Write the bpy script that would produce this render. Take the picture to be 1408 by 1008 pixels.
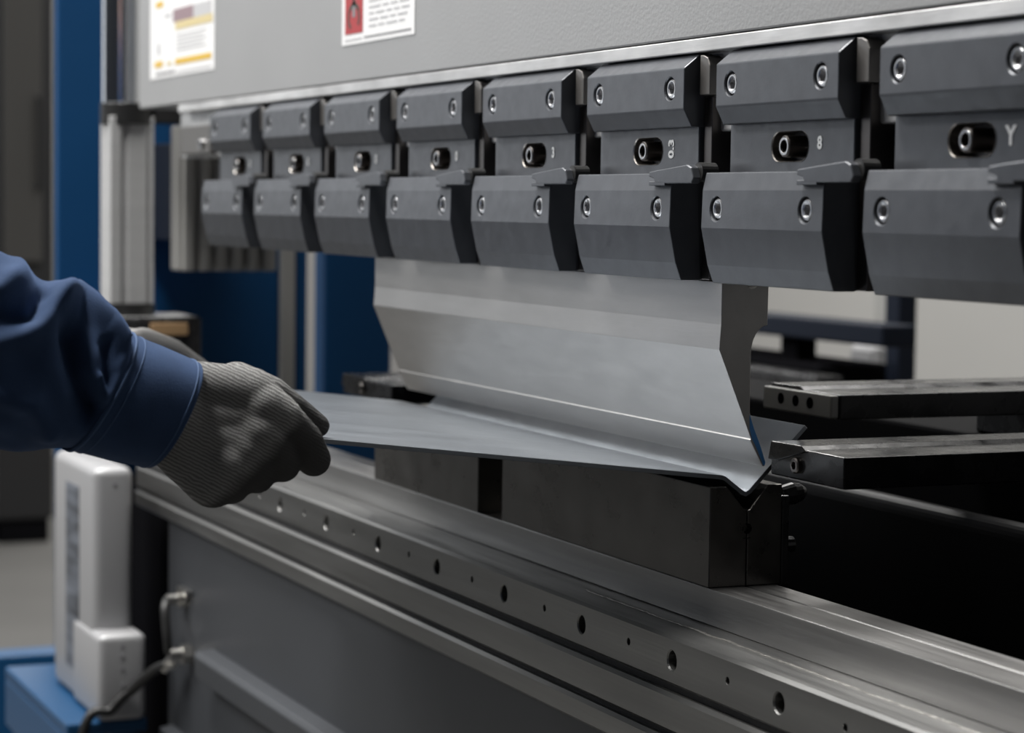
import bpy, bmesh, math, random
from mathutils import Vector, Matrix, noise

random.seed(7)
for o in list(bpy.data.objects): bpy.data.objects.remove(o)
SC = bpy.context.scene
COL = SC.collection

# ------------------------------------------------------------------ camera
cd = bpy.data.cameras.new('camera'); cam = bpy.data.objects.new('camera', cd); COL.objects.link(cam)
cd.sensor_width = 36; cd.sensor_fit = 'HORIZONTAL'; cd.lens = 36 * 3200 / 1408
cd.clip_start = .05; cd.clip_end = 100
R = Vector((.398852, .916925, .012872)); D = Vector((.068749, -.015902, -.997507)); F = Vector((-.914435, .398743, -.069380))
cam.matrix_world = Matrix(((R.x, -D.x, -F.x, 1.411822), (R.y, -D.y, -F.y, -.796368), (R.z, -D.z, -F.z, .263919), (0, 0, 0, 1)))
cd.dof.use_dof = True; cd.dof.focus_distance = 1.60; cd.dof.aperture_fstop = 8.2
SC.camera = cam

# ------------------------------------------------------------------ world, lights, exposure
w = bpy.data.worlds.new('hall_ambient'); SC.world = w; w.use_nodes = True
w.node_tree.nodes['Background'].inputs[0].default_value = (.72, .82, 1, 1)
w.node_tree.nodes['Background'].inputs[1].default_value = .022

def area(name, loc, target, sx, sy, power, color=(1, 1, 1)):
    l = bpy.data.lights.new(name, 'AREA'); l.shape = 'RECTANGLE'; l.size = sx; l.size_y = sy
    l.energy = power; l.color = color
    o = bpy.data.objects.new(name, l); COL.objects.link(o); o.location = loc
    o.rotation_euler = (Vector(target) - Vector(loc)).to_track_quat('-Z', 'Y').to_euler()
    return o
area('left_reflection_fill', (-5.6, -1.2, 2.8), (0, -.5, .3), 7.5, 3.0, 40, (.94, .97, 1))  # added broad source for the steel to reflect; no windows are modelled
area('ceiling_lamp_front', (-2.3, -2.4, 2.35), (-.6, -.05, .15), 2.2, .9, 118, (1, .985, .96))
area('ceiling_lamp_overhead', (-.95, -.75, 3.2), (-.6, -.3, 0), 2.4, .5, 215, (1, .985, .96))
area('punch_face_fill', (-8.2, -4.0, 1.0), (0, -.3, .2), 4.2, 2.0, 27, (.92, .96, 1))  # added low light that brightens the upright punch face; no gate stands there
area('end_face_fill', (6.5, 2.2, .9), (0, 0, .2), 5.0, 3.0, 6.5, (1, .97, .93))  # added dim fill for the near end faces of punch and die
area('ceiling_lamp_rear', (-2.6, 2.0, 3.4), (-2.6, 3.0, 0), 2.5, 1.2, 118, (1, .98, .95))
area('far_wall_fill', (-6.6, 1.6, 3.6), (-7.0, 1.6, 0), 1.6, 1.6, 190, (1, .98, .95))  # added light for the far wall and floor, not a known fixture

vs = SC.view_settings
vs.view_transform = 'Standard'; vs.look = 'None'; vs.gamma = 1; vs.use_curve_mapping = False
vs.exposure = 0.0

# ------------------------------------------------------------------ materials
MATS = {}
def mat(name, col, metal=0., rough=.5, var=.0, vscale=(20, 20, 20), bump=0., bscale=(60, 60, 60), rvar=0., col2=None, spec=.5, detail=4):
    if name in MATS: return MATS[name]
    m = bpy.data.materials.new(name); m.use_nodes = True; MATS[name] = m
    nt = m.node_tree; b = nt.nodes['Principled BSDF']
    b.inputs['Base Color'].default_value = (*col, 1); b.inputs['Metallic'].default_value = metal
    b.inputs['Roughness'].default_value = rough; b.inputs['Specular IOR Level'].default_value = spec
    tc = nt.nodes.new('ShaderNodeTexCoord')
    def nz(scale, dt):
        mp = nt.nodes.new('ShaderNodeMapping'); mp.inputs['Scale'].default_value = scale
        n = nt.nodes.new('ShaderNodeTexNoise'); n.inputs['Scale'].default_value = 1; n.inputs['Detail'].default_value = dt
        nt.links.new(tc.outputs['Object'], mp.inputs[0]); nt.links.new(mp.outputs[0], n.inputs['Vector'])
        return n
    if var or rvar or col2:
        n = nz(vscale, detail)
        r = nt.nodes.new('ShaderNodeValToRGB'); r.color_ramp.elements[0].position = .3; r.color_ramp.elements[1].position = .7
        c2 = col2 or tuple(c * (1 + var) for c in col)
        c1 = col if col2 else tuple(c * (1 - var) for c in col)
        r.color_ramp.elements[0].color = (*c1, 1); r.color_ramp.elements[1].color = (*c2, 1)
        nt.links.new(n.outputs['Fac'], r.inputs[0]); nt.links.new(r.outputs[0], b.inputs['Base Color'])
        if rvar:
            mr = nt.nodes.new('ShaderNodeMapRange'); mr.inputs[1].default_value = .3; mr.inputs[2].default_value = .7
            mr.inputs[3].default_value = rough - rvar; mr.inputs[4].default_value = rough + rvar
            n2 = nz(tuple(v * 1.7 for v in vscale), detail)
            nt.links.new(n2.outputs['Fac'], mr.inputs[0]); nt.links.new(mr.outputs[0], b.inputs['Roughness'])
    if bump:
        n = nz(bscale, 3); bp = nt.nodes.new('ShaderNodeBump'); bp.inputs['Strength'].default_value = bump; bp.inputs['Distance'].default_value = .001
        nt.links.new(n.outputs['Fac'], bp.inputs['Height']); nt.links.new(bp.outputs[0], b.inputs['Normal'])
    return m

mat('blackened_steel', (.082, .087, .098), .30, .33, .10, (60, 60, 60), .06, (900, 900, 900), .05)
mat('dark_recess', (.02, .02, .022), .3, .6)
mat('screw_steel', (.52, .52, .53), 1, .27)
mat('key_steel', (.20, .19, .18), .8, .4)
mat('dark_screw', (.12, .11, .105), 1, .35)
mat('slot_steel', (.42, .39, .36), 1, .35)
mat('bar_steel', (.60, .60, .60), .5, .42, .22, (14, 40, 40), .08, (40, 400, 400), .08)
mat('punch_steel', (.45, .44, .43), .95, .38, .05, (14, 60, 60), .04, (30, 900, 900), .03)
mat('die_steel', (.15, .143, .134), .95, .30, .10, (20, 30, 30), .05, (60, 500, 500), .05)
mat('rail_steel', (.34, .335, .33), .95, .36, .12, (5, 120, 120), .08, (12, 700, 700), .06)
mat('bed_steel', (.27, .268, .262), .95, .34, .12, (4, 60, 60), .08, (12, 500, 500), .06)
mat('bed_panel', (.056, .060, .067), .35, .46, .06, (8, 8, 8), .05, (500, 500, 500))
mat('ram_paint', (.32, .322, .325), .15, .45, .03, (6, 6, 6), .25, (330, 330, 330))
mat('sheet_metal', (.31, .335, .365), 1, .38, .05, (30, 6, 30), 0, (900, 20, 900), .03)
mat('black_paint', (.008, .008, .009), 0, .25, .3, (30, 30, 30), .10, (90, 90, 90), .10, spec=.18)
mat('cover_black', (.005, .005, .006), 0, .42, spec=.14)
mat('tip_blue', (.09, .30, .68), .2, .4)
mat('worn_black', (.05, .05, .052), .5, .28, .25, (25, 25, 25), .15, (60, 60, 60), .12)
mat('black_matte', (.006, .006, .007), 0, .9, spec=0)
mat('navy_paint', (.005, .008, .016), 0, .6, spec=.2)
mat('dull_black', (.005, .005, .006), 0, .85, spec=.1)
mat('blue_paint', (.002, .046, .135), 0, .55, .06, (4, 4, 4), spec=.25)
mat('stand_blue', (.005, .052, .135), 0, .4)
mat('chrome', (.75, .77, .80), 1, .16)
mat('aluminium', (.48, .48, .48), .3, .6, .05, (3, 3, 60))
mat('white_case', (.37, .37, .378), .25, .42, .03, (6, 6, 6))
mat('label_gray', (.10, .11, .13), 0, .5, .8, (8, 8, 60))
mat('paper', (.80, .80, .80), 0, .55)
mat('yellow_print', (.65, .42, .05), 0, .55)
mat('pale_yellow_print', (.62, .52, .28), 0, .55)
mat('gray_print', (.22, .22, .23), 0, .55)
mat('pale_print', (.50, .50, .51), 0, .55)
mat('mauve_print', (.28, .20, .22), 0, .55)
mat('red_print', (.38, .035, .04), 0, .5)
mat('dark_print', (.04, .045, .035), 0, .5)
mat('stamp_bright', (.75, .75, .74), .6, .4)
mat('concrete', (.10, .098, .093), 0, .7, .12, (1.5, 1.5, 1.5))
mat('wall_plaster', (.42, .415, .40), 0, .8, .03, (1, 1, 1))
mat('wall_dark', (.30, .295, .29), 0, .8, .03, (1, 1, 1))
mat('cabinet_dark', (.012, .012, .013), 0, .45)
mat('cabinet_glass', (.055, .053, .05), 0, .35)
mat('tan_block', (.42, .27, .14), .2, .5)
mat('rubber', (.012, .012, .012), 0, .45)
mat('brass_gray', (.45, .44, .42), 1, .3)
mat('fin_gray', (.36, .355, .34), .4, .5)
mat('trouser_cloth', (.012, .018, .035), 0, .9)
mat('shoe_leather', (.015, .014, .013), 0, .5)
mat('skin', (.52, .32, .24), 0, .5)
mat('hair', (.02, .014, .01), 0, .6)
mat('thread', (.06, .11, .22), 0, .8)
mat('residue', (.30, .29, .27), .6, .3, .3, (200, 200, 200))

def cloth_mat():
    m = mat('work_denim', (.034, .062, .132), 0, .85, .14, (45, 45, 45), .35, (1400, 1400, 1400), spec=.2)
    b = m.node_tree.nodes['Principled BSDF']
    b.inputs['Sheen Weight'].default_value = .25; b.inputs['Sheen Roughness'].default_value = .5; b.inputs['Sheen Tint'].default_value = (.3, .45, .8, 1)
cloth_mat()

def glove_mat():
    m = bpy.data.materials.new('knit_glove'); m.use_nodes = True; MATS['knit_glove'] = m
    nt = m.node_tree; b = nt.nodes['Principled BSDF']; b.inputs['Roughness'].default_value = .85; b.inputs['Specular IOR Level'].default_value = .2
    tc = nt.nodes.new('ShaderNodeTexCoord')
    nd = nt.nodes.new('ShaderNodeTexNoise'); nd.inputs['Scale'].default_value = 170; nd.inputs['Detail'].default_value = 2
    nt.links.new(tc.outputs['Object'], nd.inputs['Vector'])
    sub = nt.nodes.new('ShaderNodeVectorMath'); sub.operation = 'SUBTRACT'; sub.inputs[1].default_value = (.5, .5, .5)
    nt.links.new(nd.outputs['Color'], sub.inputs[0])
    dv = nt.nodes.new('ShaderNodeVectorMath'); dv.operation = 'MULTIPLY_ADD'; dv.inputs[1].default_value = (.0024, .0024, .0024)
    nt.links.new(sub.outputs[0], dv.inputs[0]); nt.links.new(tc.outputs['Object'], dv.inputs[2])
    # knit rows: two wave bands, across and along the back of the hand
    def wave(rot, scale, dist):
        mp = nt.nodes.new('ShaderNodeMapping'); mp.inputs['Rotation'].default_value = rot
        wv = nt.nodes.new('ShaderNodeTexWave'); wv.inputs['Scale'].default_value = scale; wv.inputs['Distortion'].default_value = dist
        wv.inputs['Detail'].default_value = 2; wv.inputs['Detail Scale'].default_value = 160; wv.bands_direction = 'Y'
        nt.links.new(dv.outputs[0], mp.inputs[0]); nt.links.new(mp.outputs[0], wv.inputs['Vector'])
        return wv
    w1 = wave((math.radians(-62), 0, 0), 145, 1.0); w2 = wave((math.radians(28), 0, 0), 185, 1.0)
    mx = nt.nodes.new('ShaderNodeMath'); mx.operation = 'MULTIPLY_ADD'; mx.inputs[1].default_value = .55
    nt.links.new(w2.outputs['Fac'], mx.inputs[0]); nt.links.new(w1.outputs['Fac'], mx.inputs[2])
    bp = nt.nodes.new('ShaderNodeBump'); bp.inputs['Strength'].default_value = .9; bp.inputs['Distance'].default_value = .0012
    nt.links.new(mx.outputs[0], bp.inputs['Height']); nt.links.new(bp.outputs[0], b.inputs['Normal'])
    # darker rubber dip on fingers and palm (a property of the glove): vertex attribute
    at = nt.nodes.new('ShaderNodeAttribute'); at.attribute_name = 'dip'
    r1 = nt.nodes.new('ShaderNodeValToRGB'); r1.color_ramp.elements[0].color = (.24, .236, .23, 1); r1.color_ramp.elements[1].color = (.55, .542, .53, 1)
    nt.links.new(w1.outputs['Fac'], r1.inputs[0])
    mc = nt.nodes.new('ShaderNodeMix'); mc.data_type = 'RGBA'
    nt.links.new(at.outputs['Fac'], mc.inputs[0]); nt.links.new(r1.outputs[0], mc.inputs[6]); mc.inputs[7].default_value = (.12, .118, .117, 1)
    nt.links.new(mc.outputs[2], b.inputs['Base Color'])
glove_mat()

# ------------------------------------------------------------------ helpers
def tag(o, label=None, cat=None, group=None, kind=None):
    if label: o['label'] = label
    if cat: o['category'] = cat
    if group: o['group'] = group
    if kind: o['kind'] = kind
    return o

def empty(name, loc, label=None, cat=None, group=None, kind=None):
    o = bpy.data.objects.new(name, None); COL.objects.link(o); o.location = loc; o.empty_display_size = .05
    return tag(o, label, cat, group, kind)

def wloc(o):
    v = Vector((0, 0, 0))
    while o is not None: v += Vector(o.location); o = o.parent
    return v

def link(name, bm, m, parent=None, smooth=False, loc=None):
    """bm is in world coordinates; the object's origin goes to loc (top level) or to its parent's origin."""
    org = wloc(parent) if parent is not None else Vector(loc or (0, 0, 0))
    bmesh.ops.translate(bm, verts=bm.verts, vec=-org)
    me = bpy.data.meshes.new(name); bm.to_mesh(me); bm.free()
    me.materials.append(MATS[m] if isinstance(m, str) else m)
    if smooth:
        for p in me.polygons: p.use_smooth = True
    o = bpy.data.objects.new(name, me); COL.objects.link(o)
    if parent is not None: o.parent = parent
    else: o.location = org
    return o

def bevel(bm, wd, seg=2, ang=20):
    bmesh.ops.recalc_face_normals(bm, faces=bm.faces)
    ed = [e for e in bm.edges if len(e.link_faces) == 2 and e.calc_face_angle(0) > math.radians(ang)]
    if wd and ed: bmesh.ops.bevel(bm, geom=ed, offset=wd, segments=seg, profile=.5, affect='EDGES', clamp_overlap=True)
    return bm

def add_box(bm, x0, x1, y0, y1, z0, z1):
    v = [bm.verts.new(p) for p in ((x0, y0, z0), (x1, y0, z0), (x1, y1, z0), (x0, y1, z0), (x0, y0, z1), (x1, y0, z1), (x1, y1, z1), (x0, y1, z1))]
    for f in ((3, 2, 1, 0), (4, 5, 6, 7), (0, 1, 5, 4), (1, 2, 6, 5), (2, 3, 7, 6), (3, 0, 4, 7)): bm.faces.new([v[i] for i in f])
    return v

def box(x0, x1, y0, y1, z0, z1, bv=.001, seg=2):
    bm = bmesh.new(); add_box(bm, x0, x1, y0, y1, z0, z1); return bevel(bm, bv, seg)

def prism(prof, x0, x1, bv=.0006, seg=2, axis='x', bm=None):
    """closed profile extruded: axis x -> (y,z) profile; axis y -> (x,z) profile; axis z -> (x,y)."""
    own = bm is None
    bm = bm or bmesh.new()
    P = {'x': lambda a, b, t: (t, a, b), 'y': lambda a, b, t: (a, t, b), 'z': lambda a, b, t: (a, b, t)}[axis]
    A = [bm.verts.new(P(a, b, x0)) for a, b in prof]; B = [bm.verts.new(P(a, b, x1)) for a, b in prof]
    n = len(prof)
    bm.faces.new(A); bm.faces.new(B[::-1])
    for i in range(n): bm.faces.new((A[i], B[i], B[(i + 1) % n], A[(i + 1) % n]))
    bmesh.ops.recalc_face_normals(bm, faces=bm.faces)
    return bevel(bm, bv, seg) if own else bm

def lathe(bm, c, axis, prof, n=24, cap0=True, cap1=True):
    """prof: list of (offset along axis, radius or list of n radii)"""
    ax = Vector(axis).normalized(); u = ax.orthogonal().normalized()
    if abs(ax.y) > .9: u = Vector((1, 0, 0))
    v = ax.cross(u); c = Vector(c); rings = []
    for t, r in prof:
        ring = []
        for i in range(n):
            a = 2 * math.pi * i / n; rr = r[i] if isinstance(r, (list, tuple)) else r
            ring.append(bm.verts.new(c + ax * t + (u * math.cos(a) + v * math.sin(a)) * rr))
        rings.append(ring)
    for r0, r1 in zip(rings, rings[1:]):
        for i in range(n): bm.faces.new((r0[i], r0[(i + 1) % n], r1[(i + 1) % n], r1[i]))
    if cap0: bm.faces.new(rings[0][::-1])
    if cap1: bm.faces.new(rings[-1])
    return bm

def hexr(n, r): # hexagon outline sampled at n angles, r = apothem
    out = []
    for i in range(n):
        a = (2 * math.pi * i / n) % (math.pi / 3)
        out.append(r / math.cos(a - math.pi / 6))
    return out

def tube(bm, pts, r, n=10):
    pts = [Vector(p) for p in pts]; rings = []
    for i, p in enumerate(pts):
        d = (pts[min(i + 1, len(pts) - 1)] - pts[max(i - 1, 0)]).normalized()
        u = d.orthogonal().normalized() if i == 0 else (u - d * u.dot(d)).normalized()
        v = d.cross(u); rr = r[i] if isinstance(r, (list, tuple)) else r
        rings.append([bm.verts.new(p + (u * math.cos(2 * math.pi * k / n) + v * math.sin(2 * math.pi * k / n)) * rr) for k in range(n)])
    for a, b in zip(rings, rings[1:]):
        for k in range(n): bm.faces.new((a[k], a[(k + 1) % n], b[(k + 1) % n], b[k]))
    bm.faces.new(rings[0][::-1]); bm.faces.new(rings[-1])
    return bm

def spline(pts, n):
    pts = [Vector(p) for p in pts]; out = []
    q = [pts[0]] + pts + [pts[-1]]
    for i in range(len(pts) - 1):
        a, b, c, d = q[i:i + 4]
        for k in range(n):
            t = k / n
            out.append(.5 * ((2 * b) + (c - a) * t + (2 * a - 5 * b + 4 * c - d) * t * t + (-a + 3 * b - 3 * c + d) * t ** 3))
    out.append(pts[-1]); return out

def evaluate(o):
    dg = bpy.context.evaluated_depsgraph_get(); dg.update()
    me = bpy.data.meshes.new_from_object(o.evaluated_get(dg)); return me

def cut(o, cbm):
    bmesh.ops.recalc_face_normals(cbm, faces=cbm.faces)
    me = bpy.data.meshes.new('cutter'); cbm.to_mesh(me); cbm.free()
    c = bpy.data.objects.new('cutter', me); COL.objects.link(c)
    c.location = wloc(o)
    bmv = wloc(o)
    for v in me.vertices: v.co -= bmv
    md = o.modifiers.new('cut', 'BOOLEAN'); md.operation = 'DIFFERENCE'; md.solver = 'EXACT'; md.object = c
    bpy.context.view_layer.update()
    n = evaluate(o); o.modifiers.clear(); old = o.data; o.data = n; n.name = old.name
    bpy.data.objects.remove(c); bpy.data.meshes.remove(old)
    return o

def copy_tree(o, parent=None):
    c = o.copy(); COL.objects.link(c); c.parent = parent
    for ch in o.children: copy_tree(ch, c)
    return c

def text_bm(s, size, depth=.0006):
    cu = bpy.data.curves.new('mark', 'FONT'); cu.body = s; cu.size = size; cu.extrude = depth; cu.offset = .0004; cu.align_x = 'CENTER'; cu.align_y = 'CENTER'; cu.resolution_u = 3
    o = bpy.data.objects.new('mark', cu); COL.objects.link(o); bpy.context.view_layer.update()
    me = evaluate(o); bpy.data.objects.remove(o)
    bm = bmesh.new(); bm.from_mesh(me); bpy.data.meshes.remove(me)
    return bm

# ------------------------------------------------------------------ the setting
tag(link('floor', box(-9, 4, -4, 5, -1.0, -.9, 0), 'concrete'), 'grey concrete workshop floor behind the white sensor box', 'floor', kind='structure')
tag(link('wall_back', box(-9, 4, 4.2, 4.4, -.9, 4.5, 0), 'wall_plaster'), 'plain light grey workshop wall beyond the machine', 'wall', kind='structure')
tag(link('wall_left', box(-9.2, -9, -4, 4.4, -.9, 4.5, 0), 'wall_dark'), 'plain grey far end wall of the workshop hall', 'wall', kind='structure')

# ------------------------------------------------------------------ ram beam
ram = empty('ram_beam', (-.1, -.03, .38), 'grey painted upper ram of the press brake with bare steel lower edge', 'ram')
panel = link('front_panel', box(-1.508, 1.0, -.045, .06, .3795, 1.3, .0012), 'ram_paint', ram)
link('clamp_bar', box(-1.365, 1.0, -.0305, .03, .3155, .3785, .0015), 'bar_steel', ram)
link('rear_bar', box(-1.30, 1.0, -.004, .03, .222, .314, .001), 'dark_recess', ram)
link('clamp_bar_lip', box(-1.325, 1.0, -.0446, -.0306, .3692, .3786, .0008), 'bar_steel', ram)
# end block with one bolt at the far end of the row
eb = link('end_block', box(-1.335, -1.205, -.040, -.0310, .318, .352, .002), 'key_steel', ram)
bmm = bmesh.new(); lathe(bmm, (-1.235, -.040, .330), (0, -1, 0), [(-.002, .0065), (.003, .0065), (.004, .0058), (.004, hexr(24, .0034)), (.0005, hexr(24, .0034))]); link('bolt', bmm, 'screw_steel', ram)

def plate(name, x0, x1, z0, z1, m, parent, y=-.0453, t=.0003): return link(name, box(x0, x1, y - t, y, z0, z1, 0), m, parent)
# notice sheet near the far end
ns = plate('notice_sheet', -1.452, -1.168, .4135, .53, 'paper', panel); ns['label'] = 'white notice sheet with yellow bars and small print'
plate('print_block', -1.43, -1.392, .427, .4345, 'yellow_print', ns, -.0457)
plate('print_block', -1.335, -1.18, .4265, .4335, 'yellow_print', ns, -.0457)
plate('print_block', -1.372, -1.352, .4275, .432, 'pale_yellow_print', ns, -.0457)
plate('print_block', -1.335, -1.175, .468, .4775, 'pale_yellow_print', ns, -.0457)
plate('print_block', -1.345, -1.255, .4775, .493, 'mauve_print', ns, -.0457)
plate('print_block', -1.255, -1.18, .4775, .493, 'pale_print', ns, -.0457)
plate('print_block', -1.425, -1.39, .5, .507, 'yellow_print', ns, -.0457)
plate('text_line', -1.425, -1.335, .4175, .4205, 'gray_print', ns, -.0457)
plate('text_line', -1.325, -1.18, .4172, .419, 'pale_print', ns, -.0457)
plate('text_line', -1.385, -1.355, .486, .490, 'pale_print', ns, -.0457)
for k in range(5): plate('text_line', -1.33, -1.20 - .015 * (k % 2), .443 + .0045 * k, .4442 + .0045 * k, 'pale_print', ns, -.0457)
plate('pictogram', -1.418, -1.405, .443, .456, 'pale_print', ns, -.0457)
# warning label
wl = plate('warning_label', -.7310, -.5365, .4145, .475, 'paper', panel); wl['label'] = 'white label with a red pictogram field and lines of print'
rd = plate('red_field', -.7215, -.6715, .4245, .47, 'red_print', wl, -.0457)
def fig(pts, r): # dark pictogram strokes on the red field
    bm = bmesh.new()
    for (a, b), (c, d) in zip(pts, pts[1:]):
        n = Vector((-(d - b), c - a)).normalized() * r
        q = [(a - n.x, b - n.y), (a + n.x, b + n.y), (c + n.x, d + n.y), (c - n.x, d - n.y)]
        vs_ = [bm.verts.new((x, -.0462, z)) for x, z in q]; vb = [bm.verts.new((x, -.0460, z)) for x, z in q]
        bm.faces.new(vs_); bm.faces.new(vb[::-1])
        for i in range(4): bm.faces.new((vs_[i], vs_[(i + 1) % 4], vb[(i + 1) % 4], vb[i]))
    bmesh.ops.recalc_face_normals(bm, faces=bm.faces)
    return bm
link('pictogram', fig([(-.696, .468), (-.696, .454), (-.709, .447), (-.711, .436), (-.705, .430)], .0022), 'dark_print', wl)
link('pictogram', fig([(-.696, .454), (-.683, .447), (-.681, .438), (-.684, .432)], .0022), 'dark_print', wl)
link('pictogram', fig([(-.696, .456), (-.696, .440)], .004), 'gray_print', wl)
for k in range(7):
    x = -.655
    while x < -.56:
        l = random.uniform(.012, .035); plate('text_line', x, min(x + l, -.55), .4285 + .0058 * k, .4300 + .0058 * k, 'pale_print', wl, -.0457); x += l + .006
plate('text_line', -.668, -.545, .4188, .4202, 'gray_print', wl, -.0457)
plate('text_line', -.722, -.675, .4186, .4198, 'pale_print', wl, -.0457)

# ------------------------------------------------------------------ tool clamps (one prototype, then copies)
def screw_bm(x, y, z, r=.0066, rs=.0034, h=.008, n=24):
    bm = bmesh.new()
    lathe(bm, (x, y, z), (0, -1, 0), [(-h, r), (-.0006, r), (0, r * .90), (0, rs * 1.45), (-.0005, hexr(n, rs)), (-.0045, hexr(n, rs))], n)
    bmesh.ops.recalc_face_normals(bm, faces=bm.faces)
    return bm

W0 = .1545
def counterbores(zs, yf, r=.0080):
    bm = bmesh.new()
    for x in (.0197, .1335):
        lathe(bm, (x, yf, zs), (0, -1, 0), [(-.009, r), (-.0007, r), (.0006, r + .0013), (.004, r + .0013)], 28)
    return bm

def make_clamp():
    root = empty('tool_clamp', (0, -.036, .2136))
    # upper jaw
    prof = [(-.0405, .3686), (-.0530, .3585), (-.0530, .3305), (-.0470, .3187), (-.0312, .3187), (-.0312, .3686)]
    up = link('upper_jaw', prism(prof, 0, W0, .0008), 'blackened_steel', root)
    cut(up, counterbores(.3450, -.053))
    for x in (.0197, .1335): link('cap_screw', screw_bm(x, -.0519, .3450), 'screw_steel', up)
    # spacer plate with slot
    sp = link('spacer_plate', box(-.002, W0 - .001, -.0402, -.0045, .2140, .3312, .0008), 'blackened_steel', root)
    cb = bmesh.new(); hz, cx, cz, hw = .0098, .0765, .3032, .0235
    st = []
    for i in range(13): a = -math.pi / 2 + math.pi * i / 12; st.append((cx + hw - hz + hz * math.cos(a), cz + hz * math.sin(a)))
    for i in range(13): a = math.pi / 2 + math.pi * i / 12; st.append((cx - hw + hz + hz * math.cos(a), cz + hz * math.sin(a)))
    prism(st, -.060, -.0265, 0, axis='y', bm=cb); cut(sp, cb)
    # bright lining of the slot
    lb = bmesh.new(); n = len(st)
    def ring(y, s): return [lb.verts.new((cx + (x - cx) * s, y, cz + (z - cz) * s)) for x, z in st]
    r = [ring(-.0268, .955), ring(-.0400, .955), ring(-.0406, .995), ring(-.0400, .999), ring(-.0268, .999)]
    for a, b in zip(r, r[1:] + r[:1]):
        for i in range(n): lb.faces.new((a[i], a[(i + 1) % n], b[(i + 1) % n], b[i]))
    bmesh.ops.recalc_face_normals(lb, faces=lb.faces)
    link('slot_lining', lb, 'slot_steel', sp)
    link('slot_screw', screw_bm(.0765, -.0445, .3032, .0070, .0037, .0175), 'dark_screw', sp)
    bm = bmesh.new(); lathe(bm, (.0765, -.0446, .3032), (0, -1, 0), [(0, .0058), (.0002, .0056), (.0002, .0044), (0, .0042)], 24, False, False); link('screw_rim', bm, 'screw_steel', sp)
    # lower jaw
    prof = [(-.0590, .2868), (-.0617, .2750), (-.0624, .2502), (-.0572, .2256), (-.0528, .2136), (-.0375, .2136), (-.0404, .2868)]
    lo = link('lower_jaw', prism(prof, 0, W0, .0007), 'blackened_steel', root)
    cut(lo, counterbores(.2630, -.0620))
    for x in (.0197, .1335): link('cap_screw', screw_bm(x, -.0609, .2630), 'screw_steel', lo)
    # release lever
    lv = [(W0 - .0265, .2845), (W0 - .0255, .2878), (W0 - .010, .2892), (W0 + .030, .2922), (W0 + .036, .2902), (W0 + .0395, .2830), (W0 + .0365, .2796), (W0 - .017, .2796), (W0 - .019, .2830)]
    lev = link('lever', prism(lv, -.0655, -.0590, .0008, axis='y'), 'blackened_steel', root)
    link('lever_foot', box(W0 - .026, W0 - .002, -.0655, -.0590, .2782, .2812, .0005), 'blackened_steel', lev)
    bm = bmesh.new(); lathe(bm, (W0 + .036, -.0600, .2872), (0, 1, 0), [(0, .0065), (.012, .0065), (.013, .0055)], 20); link('pivot_pin', bm, 'rubber', lev)
    # key block beside the upper jaw
    bm = prism([(W0 + .004, .3400), (W0 + .0180, .3400), (W0 + .0180, .3600), (W0 + .0150, .3650), (W0 + .009, .3670), (W0 + .004, .3672)], -.0430, -.0308, .0006, axis='y')
    link('side_key', bm, 'key_steel', root)
    link('key_stem', box(W0 + .001, W0 + .0125, -.0375, -.0050, .2142, .3392, .0006), 'dark_screw', root)
    return root
proto = make_clamp()
clamp_words = ['tool clamp at the far end of the row beside the finned block', 'second tool clamp from the far finned end of the row', 'third tool clamp from the far finned end of the row',
               'fourth tool clamp from the far end, above the far end of the punch', 'fifth tool clamp from the far end, stamped with a 3, above the punch',
               'sixth tool clamp from the far end, stamped 0.3, above the punch', 'black steel tool clamp at the near punch end, second nearest the camera',
               'nearest and largest black steel tool clamp, stamped with a Y']
marks = ['0', '0', '0', '0', '3', '0.3', '8', 'Y']
for k in range(8):
    o = proto if k == 0 else copy_tree(proto)
    o.location = (-.1602 + .2 * (k - 5), -.036, .2136)
    tag(o, clamp_words[k], 'clamp', 'tool clamps along the ram')
# stamped marks (flat, bright) on each spacer plate
bpy.context.view_layer.update()
roots = sorted([o for o in bpy.data.objects if o.name.startswith('tool_clamp')], key=lambda o: o.location.x)
for k, o in enumerate(roots):
    sp = [c for c in o.children if c.name.startswith('spacer_plate')][0]
    bm = text_bm(marks[k], .0110 if k < 7 else .0150, .0002)
    rot = Matrix.Rotation(math.radians(90), 4, 'X')
    if k == 5: rot = Matrix.Rotation(math.radians(-90), 4, 'Y') @ rot
    bmesh.ops.transform(bm, matrix=rot, verts=bm.verts)
    bmesh.ops.translate(bm, verts=bm.verts, vec=Vector((o.location.x + .1135, -.0404, .3045)))
    link('stamped_mark', bm, 'stamp_bright', sp)

# ------------------------------------------------------------------ punch
arc = [(-.0117 + .0125 * (1 - math.cos(a)) , .1636 + .0200 * math.sin(a)) for a in [math.radians(90 * i / 6) for i in range(7)]]
prof = [(-.0352, .2134), (-.0352, .1845), (-.0364, .1670), (-.0104, .1057), (-.0111, .1051), (-.0010, .0866), (.0010, .0866), (-.0117, .1240)] + arc + [(.0012, .2134)]
pu = tag(link('punch', prism(prof, -.661, .021, .0004), 'punch_steel', loc=(-.32, 0, .0866)), 'long bright ground-steel gooseneck punch hanging below the clamps', 'punch')
pc = bmesh.new(); lathe(pc, (.021, -.012, .2138), (1, 0, 0), [(-.01, .0052), (.002, .0052)], 20); cut(pu, pc)
link('blue_tip_patch', prism([(-.0118, .1226), (-.0082, .1125), (-.0033, .1013), (.0012, .0891), (.0005, .0872), (-.0003, .0872), (-.0062, .0999), (-.0097, .106), (-.0116, .1126)], .02098, .0213, 0), 'tip_blue', pu)  # thin blue patch over the end face near the tip

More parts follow.
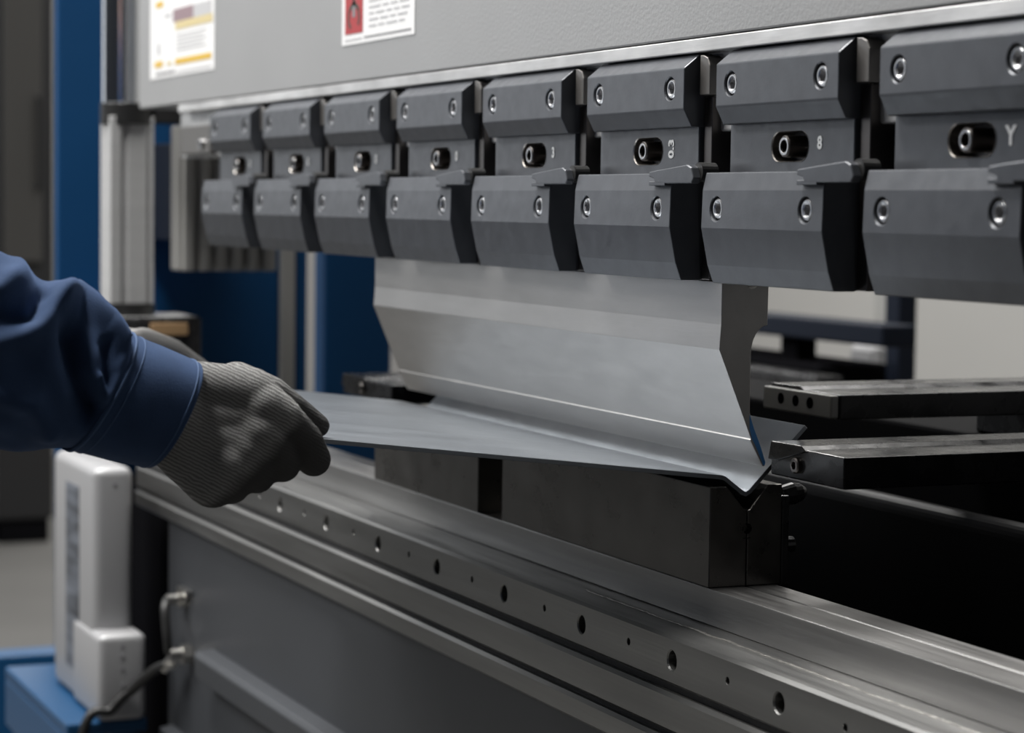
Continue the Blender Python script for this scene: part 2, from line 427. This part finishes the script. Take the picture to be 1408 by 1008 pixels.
# ------------------------------------------------------------------ dies on their rail
def make_die(x0, x1, label):
    root = empty('v_die', ((x0 + x1) / 2, 0, 0), label, 'die', 'V dies on the die rail')
    vb = [(-.0016 + 0, .0534), (0, .0528)]
    fr = [(-.0297, 0), (-.0297, .0705), (-.0166, .0705), (-.0022, .0537), (-.0004, .0528), (-.0004, 0)]
    re = [(.0000, 0), (.0000, .0528), (.0018, .0537), (.0158, .0708), (.0275, .0708), (.0275, 0)]
    link('front_half', prism(fr, x0, x1, .0008), 'die_steel', root)
    link('rear_half', prism(re, x0, x1, .0008), 'die_steel', root)
    return root
d1 = make_die(-.364, 0, 'longer steel V die block under the near end of the sheet')
make_die(-.673, -.416, 'shorter steel V die block behind a gap, under the far end of the sheet')
fh = [c for c in d1.children if c.name.startswith('front_half')][0]
rh = [c for c in d1.children if c.name.startswith('rear_half')][0]
for h in (fh, rh):
    cb = bmesh.new(); lathe(cb, (0, -.0002, .0405), (1, 0, 0), [(-.006, .0030), (.003, .0042)], 16); add_box(cb, -.003, .002, -.003, .0026, .0335, .0342); cut(h, cb)

rail = empty('die_rail', (0, 0, -.0256), 'bright steel two-piece rail carrying the V dies along the bed', 'rail')
link('front_half', prism([(-.0299, -.0254), (-.0299, 0), (-.0013, 0), (-.0004, -.0015), (-.0004, -.0254)], -1.39, 1.25, .0006), 'rail_steel', rail)
link('rear_half', prism([(.0004, -.0254), (.0004, -.0015), (.0012, 0), (.0235, 0), (.0235, -.0254)], -1.39, 1.25, .0006), 'rail_steel', rail)

# ------------------------------------------------------------------ press bed
bed = empty('press_bed', (0, -.02, -.9), 'stepped steel lower bed of the press brake with drilled face and dark front panel', 'press bed')
lp = link('ledge_plate', box(-1.40, 1.25, -.0735, .030, -.0592, -.0256, .0022, 1), 'bed_steel', bed)
cb = bmesh.new()
for k in range(-3, 9):
    x = -.8299 + .1434 * k
    lathe(cb, (x, -.0735, -.0420), (0, -1, 0), [(-.014, .0060), (-.0010, .0066), (.0006, .0080), (.004, .0080)], 24)
    if k < 8: lathe(cb, (x + .2212 - .0, -.0735, -.0408), (0, -1, 0), [(-.010, .0024), (-.0005, .0026), (.002, .0032)], 16)
cut(lp, cb)
link('shadow_gap', box(-1.40, 1.25, -.0700, .025, -.0640, -.0590, 0), 'dark_recess', bed)
link('middle_plate', box(-1.40, 1.25, -.0765, .025, -.0906, -.0638, .0026, 1), 'bed_steel', bed)
link('shadow_gap', box(-1.40, 1.25, -.0725, .025, -.0950, -.0904, 0), 'dark_recess', bed)
link('lower_plate', box(-1.40, 1.25, -.0785, .025, -.1126, -.0940, .0026, 1), 'bed_steel', bed)
link('front_panel', box(-1.27, 1.25, -.0700, -.040, -.9, -.1128, .001), 'bed_panel', bed)
link('panel_rib', prism([(-.0698, -.2690), (-.0905, -.2680), (-.0925, -.2425), (-.0890, -.2365), (-.0698, -.2350)], -1.08, 1.25, .0015), 'bed_panel', bed)
link('inner_frame', box(-1.74, 1.20, -.035, .18, -.9, -.116, .002), 'black_matte', bed)
link('foot_rail', prism([(-.0698, -.375), (-.0860, -.3740), (-.0860, -.360), (-.0698, -.357)], -1.25, -1.0, .0015), 'bed_panel', bed)
# dried coolant bead on the ledge
pts = []; rr = []
x = -.16
while x < .62:
    pts.append((x, -.0475 + .0022 * noise.noise(Vector((x * 40, 1, 0))) + .0012 * noise.noise(Vector((x * 160, 5, 0))), -.0256)); rr.append(.0007 + .0009 * abs(noise.noise(Vector((x * 120, 3, 2))))); x += .0035
bm = tube(bmesh.new(), pts, rr, 6); link('coolant_residue', bm, 'residue', lp, True)

# ------------------------------------------------------------------ the sheet
def sheet_bm(prof, th, x0, x1):
    # prof: top-side polyline (y,z) front to back; thickness downwards along the normals
    P = [Vector(p) for p in prof]; low = []
    for i, p in enumerate(P):
        ns_ = []
        for a, b in ((i - 1, i), (i, i + 1)):
            if a >= 0 and b < len(P):
                d = (P[b] - P[a]).normalized(); ns_.append(Vector((d.y, -d.x)))
        n = sum(ns_, Vector((0, 0))).normalized(); low.append(p + n * (th / max(.5, n.dot(ns_[0]))))
    return prism([tuple(p) for p in P] + [tuple(p) for p in low[::-1]], x0, x1, .00025, 1)
tag(link('bent_sheet', sheet_bm([(-.3150, .1126), (-.0190, .0783), (-.0160, .0772), (-.0025, .0672), (.0000, .0660), (.0025, .0674), (.0463, .1115)], .0031, -.632, -.003), 'sheet_metal', loc=(-.3, 0, .0634)),
    'thin bluish steel sheet with one bend, held over the die by gloved hands', 'metal sheet')

# ------------------------------------------------------------------ back gauge
def finger(name, x0, x1, y0, y1, z0, z1, label, m):
    root = empty(name, ((x0 + x1) / 2, y0, z0), label, 'gauge stop', 'back gauge stops')
    xs = x0 + (x1 - x0) * .62
    bm = box(x0 + .002, x1, y0, y1, z0, z1, .0012); link('arm', bm, m, root)
    link('top_strip', prism([(x0, z1 - .011), (x0 + .004, z1 + .0020), (x0 + (x1 - x0) * .45, z1 + .0026), (x0 + (x1 - x0) * .52, z1 - .001), (x0 + .012, z1 - .011)], y0 - .0015, y1 - .01, .0008, axis='y'), m, root)
    bm = bmesh.new(); lathe(bm, ((x0 + x1) / 2 - .01, y0, z0 + .010), (0, -1, 0), [(-.002, .0055), (.0028, .0055), (.0036, .0046), (.0036, hexr(24, .0026)), (.0010, hexr(24, .0026))]); link('stop_screw', bm, 'dark_screw', root)
    return root
finger('gauge_stop', 0.000, .0985, .0165, .62, .0785, .1000, 'glossy black back gauge stop touching the end of the sheet beside the die', 'black_paint')
g2 = finger('gauge_stop', -.236, -.128, .152, .75, .1010, .1205, 'greyer back gauge stop further back, behind the punch neck', 'worn_black')
bm = box(-.236, -.12, .40, .75, .1207, .1232, .001); link('cover_plate', bm, 'worn_black', g2)
link('end_block', box(-.234, -.129, .1440, .1515, .1020, .1200, .0015), 'fin_gray', g2)
for x in (-.205, -.182, -.160):
    bm = bmesh.new(); lathe(bm, (x, .1441, .112), (0, -1, 0), [(-.002, .0045), (.0006, .0045), (.0008, .003)], 16); link('socket', bm, 'black_matte', g2)
g3 = finger('gauge_stop', -.95, -.80, .035, .33, .060, .079, 'small dark back gauge stop at the far end of the sheet, left of the punch', 'black_paint')
gb = empty('gauge_beam', (-.3, .40, -.9), 'long black beam carrying the back gauge stops behind the die', 'beam')
link('beam', box(-1.3, 1.1, .335, .46, -.02, .0775, .004), 'dull_black', gb)
link('riser', box(-.225, -.14, .345, .455, .0776, .1008, .002), 'worn_black', gb)
link('riser', box(.01, .09, .345, .455, .0776, .0783, .0002), 'worn_black', gb)
link('leg', box(-1.25, -1.10, .345, .45, -.9, -.0202, .004), 'black_matte', gb)
link('leg', box(.95, 1.08, .345, .45, -.9, -.0202, .004), 'black_matte', gb)
# rounded black cover behind the die
prof = [(.238, -.9), (.238, .018)] + [(.238 + .012 * (1 - math.cos(a)), .018 + .012 * math.sin(a)) for a in [math.radians(90 * i / 6) for i in range(1, 7)]] + [(.262, .028), (.262, -.9)]
tag(link('machine_cover', prism(prof, -1.3, 1.2, .001), 'cover_black', smooth=False, loc=(-.1, .25, -.9)), 'black rounded sheet cover behind the die and rail', 'cover')
hb = empty('hose_clip', (-.02, .06, 0), 'small dark hose fitting just behind the near die end', 'fitting')
link('bracket', box(-.03, -.004, .030, .036, -.0255, .062, .001), 'worn_black', hb)
bm = bmesh.new(); lathe(bm, (-.017, .036, .060), (0, 1, .15), [(0, .007), (.010, .008), (.016, .0065), (.020, .003)], 16); link('nipple', bm, 'worn_black', hb)
bm = bmesh.new(); lathe(bm, (-.017, .036, .025), (0, 1, 0), [(0, .006), (.010, .006), (.011, .005)], 16); link('bolt', bm, 'worn_black', hb)

# ------------------------------------------------------------------ rear structures to the right
rp = empty('rear_post', (-1.66, 1.2, -.9), 'dark navy steel post against the pale wall behind the gauge', 'post')
link('column', box(-1.705, -1.665, 1.2, 1.235, -.9, 1.6, .004), 'navy_paint', rp)
link('base_plate', box(-1.715, -1.57, 1.195, 1.30, -.9, -.885, .002), 'navy_paint', rp)
gp = empty('steel_column', (-1.77, 1.28, -.9), 'light grey steel column just behind the navy post', 'post')
link('column', box(-1.80, -1.752, 1.24, 1.275, -.9, 1.6, .004), 'fin_gray', gp)
link('base_plate', box(-1.86, -1.72, 1.2, 1.345, -.9, -.885, .002), 'fin_gray', gp)
rc = empty('rear_cabinet', (-2.3, 1.1, -.9), 'low black machine housing behind the punch end', 'housing')
link('body', box(-3.1, -1.60, 1.02, 1.14, -.9, .030, .004), 'black_matte', rc)
link('top_rail', box(-3.1, -1.43, 1.02, 1.08, .066, .098, .004), 'navy_paint', rc)
link('ledge', box(-3.1, -1.53, .97, 1.019, .000, .018, .003), 'worn_black', rc)
for x in (-2.9, -1.75): link('stanchion', box(x, x + .05, 1.04, 1.075, .0302, .0658, .001), 'black_matte', rc)
bx = empty('junction_box', (-1.66, 1.14, -.9), 'small pale grey box at the foot of the navy post', 'box')
link('body', box(-1.715, -1.640, 1.146, 1.165, .010, .052, .004), 'white_case', bx)
link('lid', box(-1.708, -1.65, 1.1415, 1.1458, .015, .047, .002), 'white_case', bx)
link('stand', box(-1.705, -1.65, 1.15, 1.162, -.9, .0098, .002), 'black_matte', bx)

# ------------------------------------------------------------------ far (left) side structures
sf = empty('side_frame', (-1.85, .1, -.9), 'tall blue painted side frame plate of the press brake', 'frame')
link('plate', box(-1.82, -1.80, -.0855, .2370, -.9, 1.6, .003), 'blue_paint', sf)
link('flange', box(-1.83, -1.795, .2370, .2594, -.9, 1.6, .003), 'fin_gray', sf)
link('web', box(-1.82, -1.80, .2595, .2790, -.9, 1.6, .003), 'blue_paint', sf)
rf = empty('blue_column', (-1.9, .37, -.9), 'navy-blue painted steel column seen between the finned block and the punch', 'column')
link('column', box(-1.85, -1.80, .3060, .4100, -.9, 1.6, .004), 'blue_paint', rf)
link('base_plate', box(-1.97, -1.78, .2820, .45, -.9, -.88, .002), 'blue_paint', rf)
gpost = empty('guide_post', (-1.60, -.037, .12), 'round bright guide post with a black collar left of the ram', 'post')
def cyl(c, ax, prof, n=32): return lathe(bmesh.new(), c, ax, prof, n)
link('lower_rod', prism([(-1.573, -.0665), (-1.573, -.052), (-1.579, -.050), (-1.579, -.044), (-1.573, -.042), (-1.573, -.018), (-1.578, -.0165), (-1.578, -.0115), (-1.573, -.010),
     (-1.575, -.0078), (-1.627, -.0078), (-1.627, -.0665)], .128, .372, .0012, axis='z'), 'aluminium', gpost)
link('upper_rod', cyl((-1.6, -.043, .388), (0, 0, 1), [(0, .0275), (.9, .0275)], 72), 'chrome', gpost)
link('collar', cyl((-1.6, -.038, .362), (0, 0, 1), [(0, .033), (.001, .0345), (.027, .0345), (.028, .033)]), 'rubber', gpost)
link('collar_lug', box(-1.62, -1.58, -.005, .045, .364, .388, .002), 'rubber', gpost)
link('seal', cyl((-1.6, -.037, .112), (0, 0, 1), [(0, .036), (.016, .036), (.017, .033)]), 'rubber', gpost)
ub = empty('post_base', (-1.62, -.01, .05), 'black and tan bearing block under the guide post', 'bearing block')
link('block', box(-1.66, -1.55, -.080, .050, .050, .1115, .004), 'worn_black', ub)
link('band', box(-1.549, -1.545, -.020, .030, .088, .104, .001), 'tan_block', ub)
link('cap', box(-1.655, -1.555, -.060, .046, .1116, .1119, 0), 'aluminium', ub)
link('bracket', box(-1.7995, -1.66, -.075, .045, .055, .108, .002), 'blue_paint', ub)
fb = empty('finned_block', (-1.52, .08, .17), 'light grey finned block hanging behind the far end of the clamps', 'finned block')
link('body', box(-1.56, -1.52, .010, .142, .173, .36, .002), 'fin_gray', fb)
for i in range(6): link('fin', box(-1.5195, -1.505, .014 + .0215 * i, .025 + .0215 * i, .173, .36, .0015), 'fin_gray', fb)
link('mount', box(-1.7995, -1.5605, .03, .12, .21, .34, .002), 'navy_paint', fb)
cbn = empty('dark_cabinet', (-6.6, .85, -.9), 'tall dark glazed cabinet at the left edge of the view', 'cabinet')
link('body', box(-6.85, -6.4, .730, .9225, -.82, 2.2, .01), 'cabinet_dark', cbn)
link('door', box(-6.3995, -6.37, .745, .875, .05, 2.1, .006), 'cabinet_glass', cbn)
link('plinth', box(-6.83, -6.42, .74, .91, -.9, -.8202, .006), 'black_matte', cbn)
bm = bmesh.new(); tube(bm, [(-6.37, .86, .3), (-6.34, .86, .3), (-6.34, .86, .6), (-6.37, .86, .6)], .008); link('handle', bm, 'cabinet_dark', cbn)
ep = tag(link('edge_post', box(-6.6, -6.5, .62, .725, -.9, 2.2, .006), 'aluminium', loc=(-6.55, .66, -.9)), 'slim pale upright at the extreme left edge of the view', 'post')

# white sensor box and its blue stand
sb = empty('sensor_box', (-1.4, -.13, -.352), 'off-white rounded sensor housing with a stepped foot on a blue stand', 'sensor box')
case = link('housing', box(-1.520, -1.300, -.1530, -.1045, -.3520, -.0535, .012, 4), 'white_case', sb, True)
link('foot_housing', box(-1.40, -1.262, -.1560, -.0985, -.3520, -.2480, .009, 4), 'white_case', sb, True)
st_ = link('label_strip', box(-1.445, -1.375, -.1538, -.1531, -.315, -.085, .0002), 'label_gray', sb); st_['label'] = 'dark blue-grey vertical label strip'
for z, h in ((-.075, .004), (-.262, .006), (-.275, .004), (-.29, .006), (-.31, .005)):
    xx = -1.2999 if z > -.2 else -1.2618
    bm = bmesh.new(); lathe(bm, (xx, -.127, z), (1, 0, 0), [(-.001, .0026), (.0004, .0026), (.0007, .002)], 14); link('indicator', bm, 'gray_print', sb)
bs = empty('blue_stand', (-1.45, -.15, -.9), 'blue painted steel stand carrying the white sensor housing', 'stand')
link('top', box(-1.635, -1.27, -.1920, -.0950, -.3680, -.3525, .003), 'stand_blue', bs)
link('apron', box(-1.635, -1.27, -.1920, -.1820, -.43, -.3682, .003), 'stand_blue', bs)
for x in (-1.635, -1.335):
    for y in (-.1815, -.130): link('leg', box(x, x + .035, y, y + .03, -.9, -.3682, .003), 'stand_blue', bs)
lb_ = tag(link('floor_beam', box(-2.30, -2.24, -.10, .06, -.9, -.458, .004), 'stand_blue', loc=(-2.27, .0, -.9)), 'low blue steel upright standing behind the white sensor housing', 'upright')

# cable and fittings at the far end of the bed panel
cf = empty('cable_fitting', (-1.2, -.075, -.26), 'small metal hose fittings with a black cable on the bed panel', 'fitting')
def fit(c, r, l, ax): 
    bm = bmesh.new(); lathe(bm, c, ax, [(0, hexr(24, r)), (l * .45, hexr(24, r)), (l * .46, r * .75), (l, r * .75), (l * 1.02, r * .55)], 24); bmesh.ops.recalc_face_normals(bm, faces=bm.faces); return bm
link('nut', fit((-1.195, -.0702, -.198), .0085, .022, (0, -1, 0)), 'brass_gray', cf)
link('nut', fit((-1.17, -.0702, -.258), .0105, .026, (0, -1, 0)), 'brass_gray', cf)
link('nut', fit((-1.185, -.088, -.268), .007, .02, (-.6, -.2, -.5)), 'brass_gray', cf)
link('hose', tube(bmesh.new(), spline([(-1.195, -.092, -.198), (-1.182, -.098, -.207), (-1.172, -.098, -.235), (-1.17, -.0965, -.256)], 6), .005), 'rubber', cf, True)
link('hose', tube(bmesh.new(), spline([(-1.188, -.090, -.272), (-1.22, -.10, -.285), (-1.25, -.118, -.312), (-1.258, -.140, -.335), (-1.262, -.18, -.40), (-1.262, -.19, -.9)], 8), .006), 'rubber', cf, True)
link('clip', box(-1.205, -1.165, -.078, -.0701, -.192, -.184, .001), 'brass_gray', cf)

# ------------------------------------------------------------------ the worker
def blob(name, caps, voxel, smooth_it, m, parent=None, loc=None, extra=None):
    bm = bmesh.new()
    for p0, r0, p1, r1 in caps:
        t = bmesh.new()
        for p, r in ((p0, r0), (p1, r1)):
            s = r if isinstance(r, (tuple, list)) else (r, r, r)
            bmesh.ops.create_icosphere(t, subdivisions=3, radius=1, matrix=Matrix.Translation(p) @ Matrix.Diagonal((*s, 1)))
        h = bmesh.ops.convex_hull(t, input=t.verts)
        dead = [g for g in h['geom_interior'] + h['geom_unused'] if isinstance(g, bmesh.types.BMVert)]
        bmesh.ops.delete(t, geom=list(set(dead)), context='VERTS')
        me = bpy.data.meshes.new('t'); t.to_mesh(me); t.free(); bm.from_mesh(me); bpy.data.meshes.remove(me)
    bmesh.ops.recalc_face_normals(bm, faces=bm.faces)
    o = link(name, bm, m, parent, True, loc)
    rm = o.modifiers.new('r', 'REMESH'); rm.mode = 'VOXEL'; rm.voxel_size = voxel; rm.use_smooth_shade = True
    s = o.modifiers.new('s', 'SMOOTH'); s.factor = .5; s.iterations = smooth_it
    bpy.context.view_layer.update()
    n = evaluate(o); o.modifiers.clear(); old = o.data; o.data = n; n.name = name; bpy.data.meshes.remove(old)
    for p in o.data.polygons: p.use_smooth = True
    if not o.data.materials: o.data.materials.append(MATS[m])
    return o

PX = -.30    # the worker stands at this X, in front of the bed
body = blob('person', [((PX, -.80, .60), (.10, .08, .05), (PX, -.80, .15), (.14, .09, .08)), ((PX, -.80, .15), (.14, .09, .08), (PX, -.80, -.02), (.15, .10, .08)),
     ((PX, -.79, .60), .05, (PX, -.77, .70), .048), ((PX, -.755, .79), (.072, .092, .085), (PX, -.745, .73), (.055, .07, .05)), ((PX, -.655, .76), .010, (PX, -.645, .745), .013),
     ((PX - .075, -.765, .775), (.008, .016, .022), (PX - .075, -.765, .755), (.008, .014, .018)), ((PX + .075, -.765, .775), (.008, .016, .022), (PX + .075, -.765, .755), (.008, .014, .018)),
     ((PX + .085, -.80, -.02), .085, (PX + .095, -.80, -.42), .055), ((PX + .095, -.80, -.42), .055, (PX + .10, -.81, -.80), .036),
     ((PX - .085, -.80, -.02), .085, (PX - .095, -.80, -.42), .055), ((PX - .095, -.80, -.42), .055, (PX - .10, -.81, -.80), .036),
     ((PX + .10, -.81, -.83), .034, (PX + .105, -.70, -.865), .028), ((PX - .10, -.81, -.83), .034, (PX - .105, -.70, -.865), .028),
     ((PX + .08, -.80, .55), .05, (PX + .18, -.78, .50), .045), ((PX + .18, -.78, .50), .042, (PX + .255, -.66, .20), .032), ((PX + .255, -.66, .20), .032, (PX + .30, -.45, .14), .022),
     ((PX - .08, -.80, .55), .05, (PX - .18, -.78, .50), .045), ((PX - .18, -.78, .50), .042, (PX - .255, -.62, .20), .032), ((PX - .255, -.62, .20), .032, (PX - .30, -.36, .13), .022)],
    .009, 3, 'skin', loc=(PX, -.80, -.9))
tag(body, 'worker in a navy work jacket and grey knit gloves holding the sheet', 'person')

# right glove: pinches the sheet corner, thumb on top, fingers curled below
def glove_caps():
    c = []
    # wrist, back of hand, index, middle, ring, little finger, thumb (three links each)
    c.append(((.000, -.450, .140), (.026, .02, .024), (.006, -.412, .130), (.024, .02, .027)))
    c.append(((0.004, -0.4059, 0.1484), 0.0168, (0.012, -0.3645, 0.1436), 0.0168))
    c.append(((0.006, -0.412, 0.1287), 0.0183, (0.014, -0.3541, 0.127), 0.0163))
    c.append(((0.006, -0.4138, 0.1187), 0.0183, (0.016, -0.3689, 0.1116), 0.0178))
    c.append(((0.008, -0.4162, 0.114), 0.0158, (0.014, -0.3894, 0.0906), 0.0183))
    c.append(((0.018, -0.3582, 0.1353), 0.0163, (0.02, -0.3474, 0.1288), 0.0138))
    c.append(((0.02, -0.3474, 0.1288), 0.0132, (0.014, -0.33, 0.113), 0.0122))
    c.append(((0.014, -0.33, 0.113), 0.0122, (0.007, -0.3210, 0.1000), 0.0112))
    c.append(((0.02, -0.3621, 0.1196), 0.0163, (0.02, -0.353, 0.1088), 0.0138))
    c.append(((0.02, -0.353, 0.1088), 0.0132, (0.014, -0.3443, 0.0987), 0.0120))
    c.append(((0.014, -0.3443, 0.0987), 0.0117, (-0.018, -0.3389, 0.0979), 0.0102))
    c.append(((0.018, -0.3709, 0.1091), 0.0173, (0.02, -0.3667, 0.0991), 0.0143))
    c.append(((0.02, -0.3667, 0.0991), 0.0138, (0.014, -0.361, 0.0923), 0.0120))
    c.append(((0.014, -0.361, 0.0923), 0.0117, (-0.016, -0.3556, 0.0911), 0.0102))
    c.append(((0.018, -0.3817, 0.0994), 0.0183, (0.018, -0.3816, 0.0912), 0.0158))
    c.append(((0.018, -0.3816, 0.0912), 0.0153, (0.012, -0.377, 0.0862), 0.0122))
    c.append(((0.012, -0.377, 0.0862), 0.0117, (-0.012, -0.3698, 0.0888), 0.0097))
    c.append(((0.0, -0.3704, 0.1474), 0.0158, (-0.008, -0.3443, 0.1416), 0.0112))
    c.append(((-0.008, -0.3443, 0.1416), 0.0110, (-0.014, -0.3242, 0.129), 0.0087))
    c.append(((-0.014, -0.3242, 0.129), 0.0089, (-0.016, -0.3106, 0.1192), 0.0079))
    return c
def add_dip(o, f):
    a = o.data.attributes.new('dip', 'FLOAT', 'POINT')
    for i, v in enumerate(o.data.vertices): a.data[i].value = f(v.co + wloc(o))
def dipf(p):
    d = (p.y + .352) * .86 - (p.z - .118) * .95 + .004 * noise.noise(p * 90)
    d2 = (-.002 - p.x) * .9
    return max(0, min(1, max(d, d2) / .010 + .2))
gl = blob('glove', glove_caps(), .0018, 5, 'knit_glove', body)
add_dip(gl, dipf); gl['label'] = 'grey knit glove with dark dipped fingers'

def mirror_pt(p, fade=1.): return (-.632 - (p[0]) + .012, p[1] + .10 * fade, p[2] - .0125 * fade)
gl2 = blob('glove', [(mirror_pt(a), r, mirror_pt(b), s) for a, r, b, s in glove_caps()], .0022, 5, 'knit_glove', body)
add_dip(gl2, lambda p: dipf(Vector((-.62 - p.x, p.y - .10, p.z + .0125))))

# sleeves
RINGS = [ # top (y,z), bottom (y,z), x centre, half depth
    ((-.3985, .1628), (-.4295, .0997), .006, .037), ((-.4190, .1720), (-.4530, .1050), .004, .039), ((-.4398, .1813), (-.4781, .1115), .000, .041),
    ((-.4560, .1960), (-.4900, .1105), -.003, .048), ((-.4758, .2060), (-.5040, .1103), -.006, .050), ((-.5076, .2240), (-.5296, .1118), -.012, .053), ((-.5464, .2409), (-.5620, .1165), -.020, .055),
    ((-.590, .2640), (-.625, .1250), -.032, .056), ((-.612, .3150), (-.705, .1850), -.055, .058), ((-.640, .4000), (-.770, .3350), -.085, .062), ((-.680, .5000), (-.830, .4600), -.115, .070), ((-.74, .565), (-.86, .50), -.16, .075)]
RIDGES = [ # polyline on the camera-facing side (y,z), height, width
    ([(-.487, .200), (-.474, .2035), (-.457, .190), (-.4475, .172), (-.4485, .157), (-.457, .148)], .0120, .0055),
    ([(-.530, .178), (-.512, .182), (-.497, .192), (-.486, .205)], .0100, .0080),
    ([(-.484, .186), (-.481, .160), (-.474, .136)], -.0190, .0070),
    ([(-.462, .178), (-.463, .162), (-.461, .150)], -.0080, .0035),
    ([(-.468, .158), (-.462, .140), (-.459, .128)], .0055, .0035),
    ([(-.530, .150), (-.508, .144), (-.495, .126)], .0080, .0075),
    ([(-.545, .205), (-.525, .208), (-.508, .218)], .0080, .0065),
    ([(-.525, .196), (-.508, .194), (-.498, .206)], -.0080, .0045)]
def seg_d(p, a, b):
    ab = b - a; t = max(0, min(1, (p - a).dot(ab) / ab.length_squared)); return (p - a - ab * t).length
def ring_at(t, lo, hi):
    i = min(int(t), len(RINGS) - 2); u = t - i
    q = [RINGS[max(0, min(len(RINGS) - 1, j))] for j in (i - 1, i, i + 1, i + 2)]
    def cr(a, b, c, d): return .5 * (2 * b + (c - a) * u + (2 * a - 5 * b + 4 * c - d) * u * u + (-a + 3 * b - 3 * c + d) * u ** 3)
    T = [cr(*[r[0][k] for r in q]) for k in (0, 1)]; B = [cr(*[r[1][k] for r in q]) for k in (0, 1)]
    return T, B, cr(*[r[2] for r in q]), cr(*[r[3] for r in q])
def sleeve(bm, t0, t1, nt, na, mirror=False, scale=1., folds=True, thick=0.):
    rings = []
    steps = [(t0 + (t1 - t0) * i / nt, scale) for i in range(nt + 1)]
    if thick: steps = [(t0 + .12, scale - thick), (t0, scale - thick), (t0 - .015, scale - thick * .5)] + steps
    for t, sc in steps:
        T, B, xc, hx = ring_at(max(0, t), t0, t1)
        if t < 0: T = [T[0] + .0006, T[1]]; B = [B[0] + .0006, B[1]]
        cy, cz = (T[0] + B[0]) / 2, (T[1] + B[1]) / 2; uy, uz = (T[0] - B[0]) / 2, (T[1] - B[1]) / 2
        ring = []
        for k in range(na):
            a = 2 * math.pi * k / na; c, s = math.cos(a), math.sin(a)
            e = .88
            cs = math.copysign(abs(c) ** e, c); ss = math.copysign(abs(s) ** e, s)
            p = Vector((xc + hx * ss * sc, cy + uy * cs * sc, cz + uz * cs * sc))
            n = Vector((ss * hx, cs * uy, cs * uz)).normalized()
            if folds:
                w = min(1, max(0, (t - 2.0) / .35)); d = 0
                q = Vector((p.y, p.z))
                if s > -.25:
                    for pl, h, wd in RIDGES:
                        dd = min(seg_d(q, Vector(x), Vector(y)) for x, y in zip(pl, pl[1:])); d += h * math.exp(-(dd / wd) ** 2) * min(1, (s + .25) / .4)
                d += .004 * noise.noise(Vector((p.x * 18, p.y * 26, p.z * 22))) + .0022 * noise.noise(Vector((p.x * 50 + 4, p.y * 60, p.z * 55)))
                p = p + n * d * w
            if mirror:
                f = max(0, 1 - t / 9); p = Vector(mirror_pt(p, f))
            ring.append(bm.verts.new(p))
        rings.append(ring)
    for r0, r1 in zip(rings, rings[1:]):
        for k in range(na): bm.faces.new((r0[k], r0[(k + 1) % na], r1[(k + 1) % na], r1[k]))
    return bm
jt = blob('jacket', [((PX, -.81, .50), (.17, .11, .09), (PX, -.80, .10), (.18, .125, .08)), ((PX, -.80, .10), (.18, .125, .08), (PX, -.80, -.08), (.19, .13, .05)),
     ((PX + .13, -.805, .52), .075, (PX + .17, -.80, .50), .07), ((PX - .13, -.805, .52), .075, (PX - .17, -.80, .50), .07), ((PX, -.80, .56), (.075, .07, .04), (PX, -.79, .615), (.064, .062, .02))], .010, 4, 'work_denim', body)
bm = bmesh.new(); bm.from_mesh(jt.data); bmesh.ops.translate(bm, verts=bm.verts, vec=wloc(body))
sleeve(bm, 1.96, len(RINGS) - 1.001, 150, 120); sleeve(bm, 1.96, len(RINGS) - 1.001, 80, 72, True)
bmesh.ops.recalc_face_normals(bm, faces=bm.faces); bmesh.ops.translate(bm, verts=bm.verts, vec=-wloc(body)); bm.to_mesh(jt.data); bm.free()
for p in jt.data.polygons: p.use_smooth = True
jt['label'] = 'navy blue cotton work jacket'
for mir in (False, True):
    bm = sleeve(bmesh.new(), .0, 2.06, 40, 110, mir, 1.035, False, .045); bmesh.ops.recalc_face_normals(bm, faces=bm.faces)
    cu = link('cuff', bm, 'work_denim', body, True)
    for t, r in ((.20, .0006), (1.95, .0009), (1.68, .0005)):   # stitched seams round the cuff
        T, B, xc, hx = ring_at(t, 0, 2); cy, cz = (T[0] + B[0]) / 2, (T[1] + B[1]) / 2; uy, uz = (T[0] - B[0]) / 2, (T[1] - B[1]) / 2; pts = []
        for k in range(97):
            a = 2 * math.pi * k / 96; c, s = math.cos(a), math.sin(a); cs = math.copysign(abs(c) ** .88, c); ss = math.copysign(abs(s) ** .88, s)
            p = (xc + hx * ss * 1.036, cy + uy * cs * 1.036, cz + uz * cs * 1.036); pts.append(mirror_pt(p, max(0, 1 - t / 9)) if mir else p)
        link('seam', tube(bmesh.new(), pts, r, 5), 'thread', cu, True)
tr = blob('trousers', [((PX, -.80, -.03), (.165, .115, .07), (PX, -.80, -.09), (.165, .115, .06))] + [q for s in (1, -1) for q in
     [((PX + s * .085, -.80, -.08), .098, (PX + s * .095, -.80, -.42), .072), ((PX + s * .095, -.80, -.42), .072, (PX + s * .10, -.81, -.82), .058)]], .010, 4, 'trouser_cloth', body)
for s in (1, -1):
    blob('shoe', [((PX + s * .10, -.83, -.855), (.042, .05, .040), (PX + s * .105, -.67, -.872), (.046, .055, .026)), ((PX + s * .10, -.82, -.84), .044, (PX + s * .10, -.81, -.79), .046)], .007, 3, 'shoe_leather', body)
blob('hair', [((PX, -.775, .80), (.080, .088, .078), (PX, -.785, .765), (.078, .075, .06))], .007, 3, 'hair', body)
for s in (1, -1):
    bm = bmesh.new(); bmesh.ops.create_icosphere(bm, subdivisions=2, radius=.010, matrix=Matrix.Translation((PX + s * .030, -.676, .785))); link('eye', bm, 'paper', body, True)
bm = bmesh.new(); tube(bm, [(PX - .024, -.683, .722), (PX, -.676, .720), (PX + .024, -.683, .722)], [.003, .0055, .003], 8); link('mouth', bm, 'red_print', body, True)
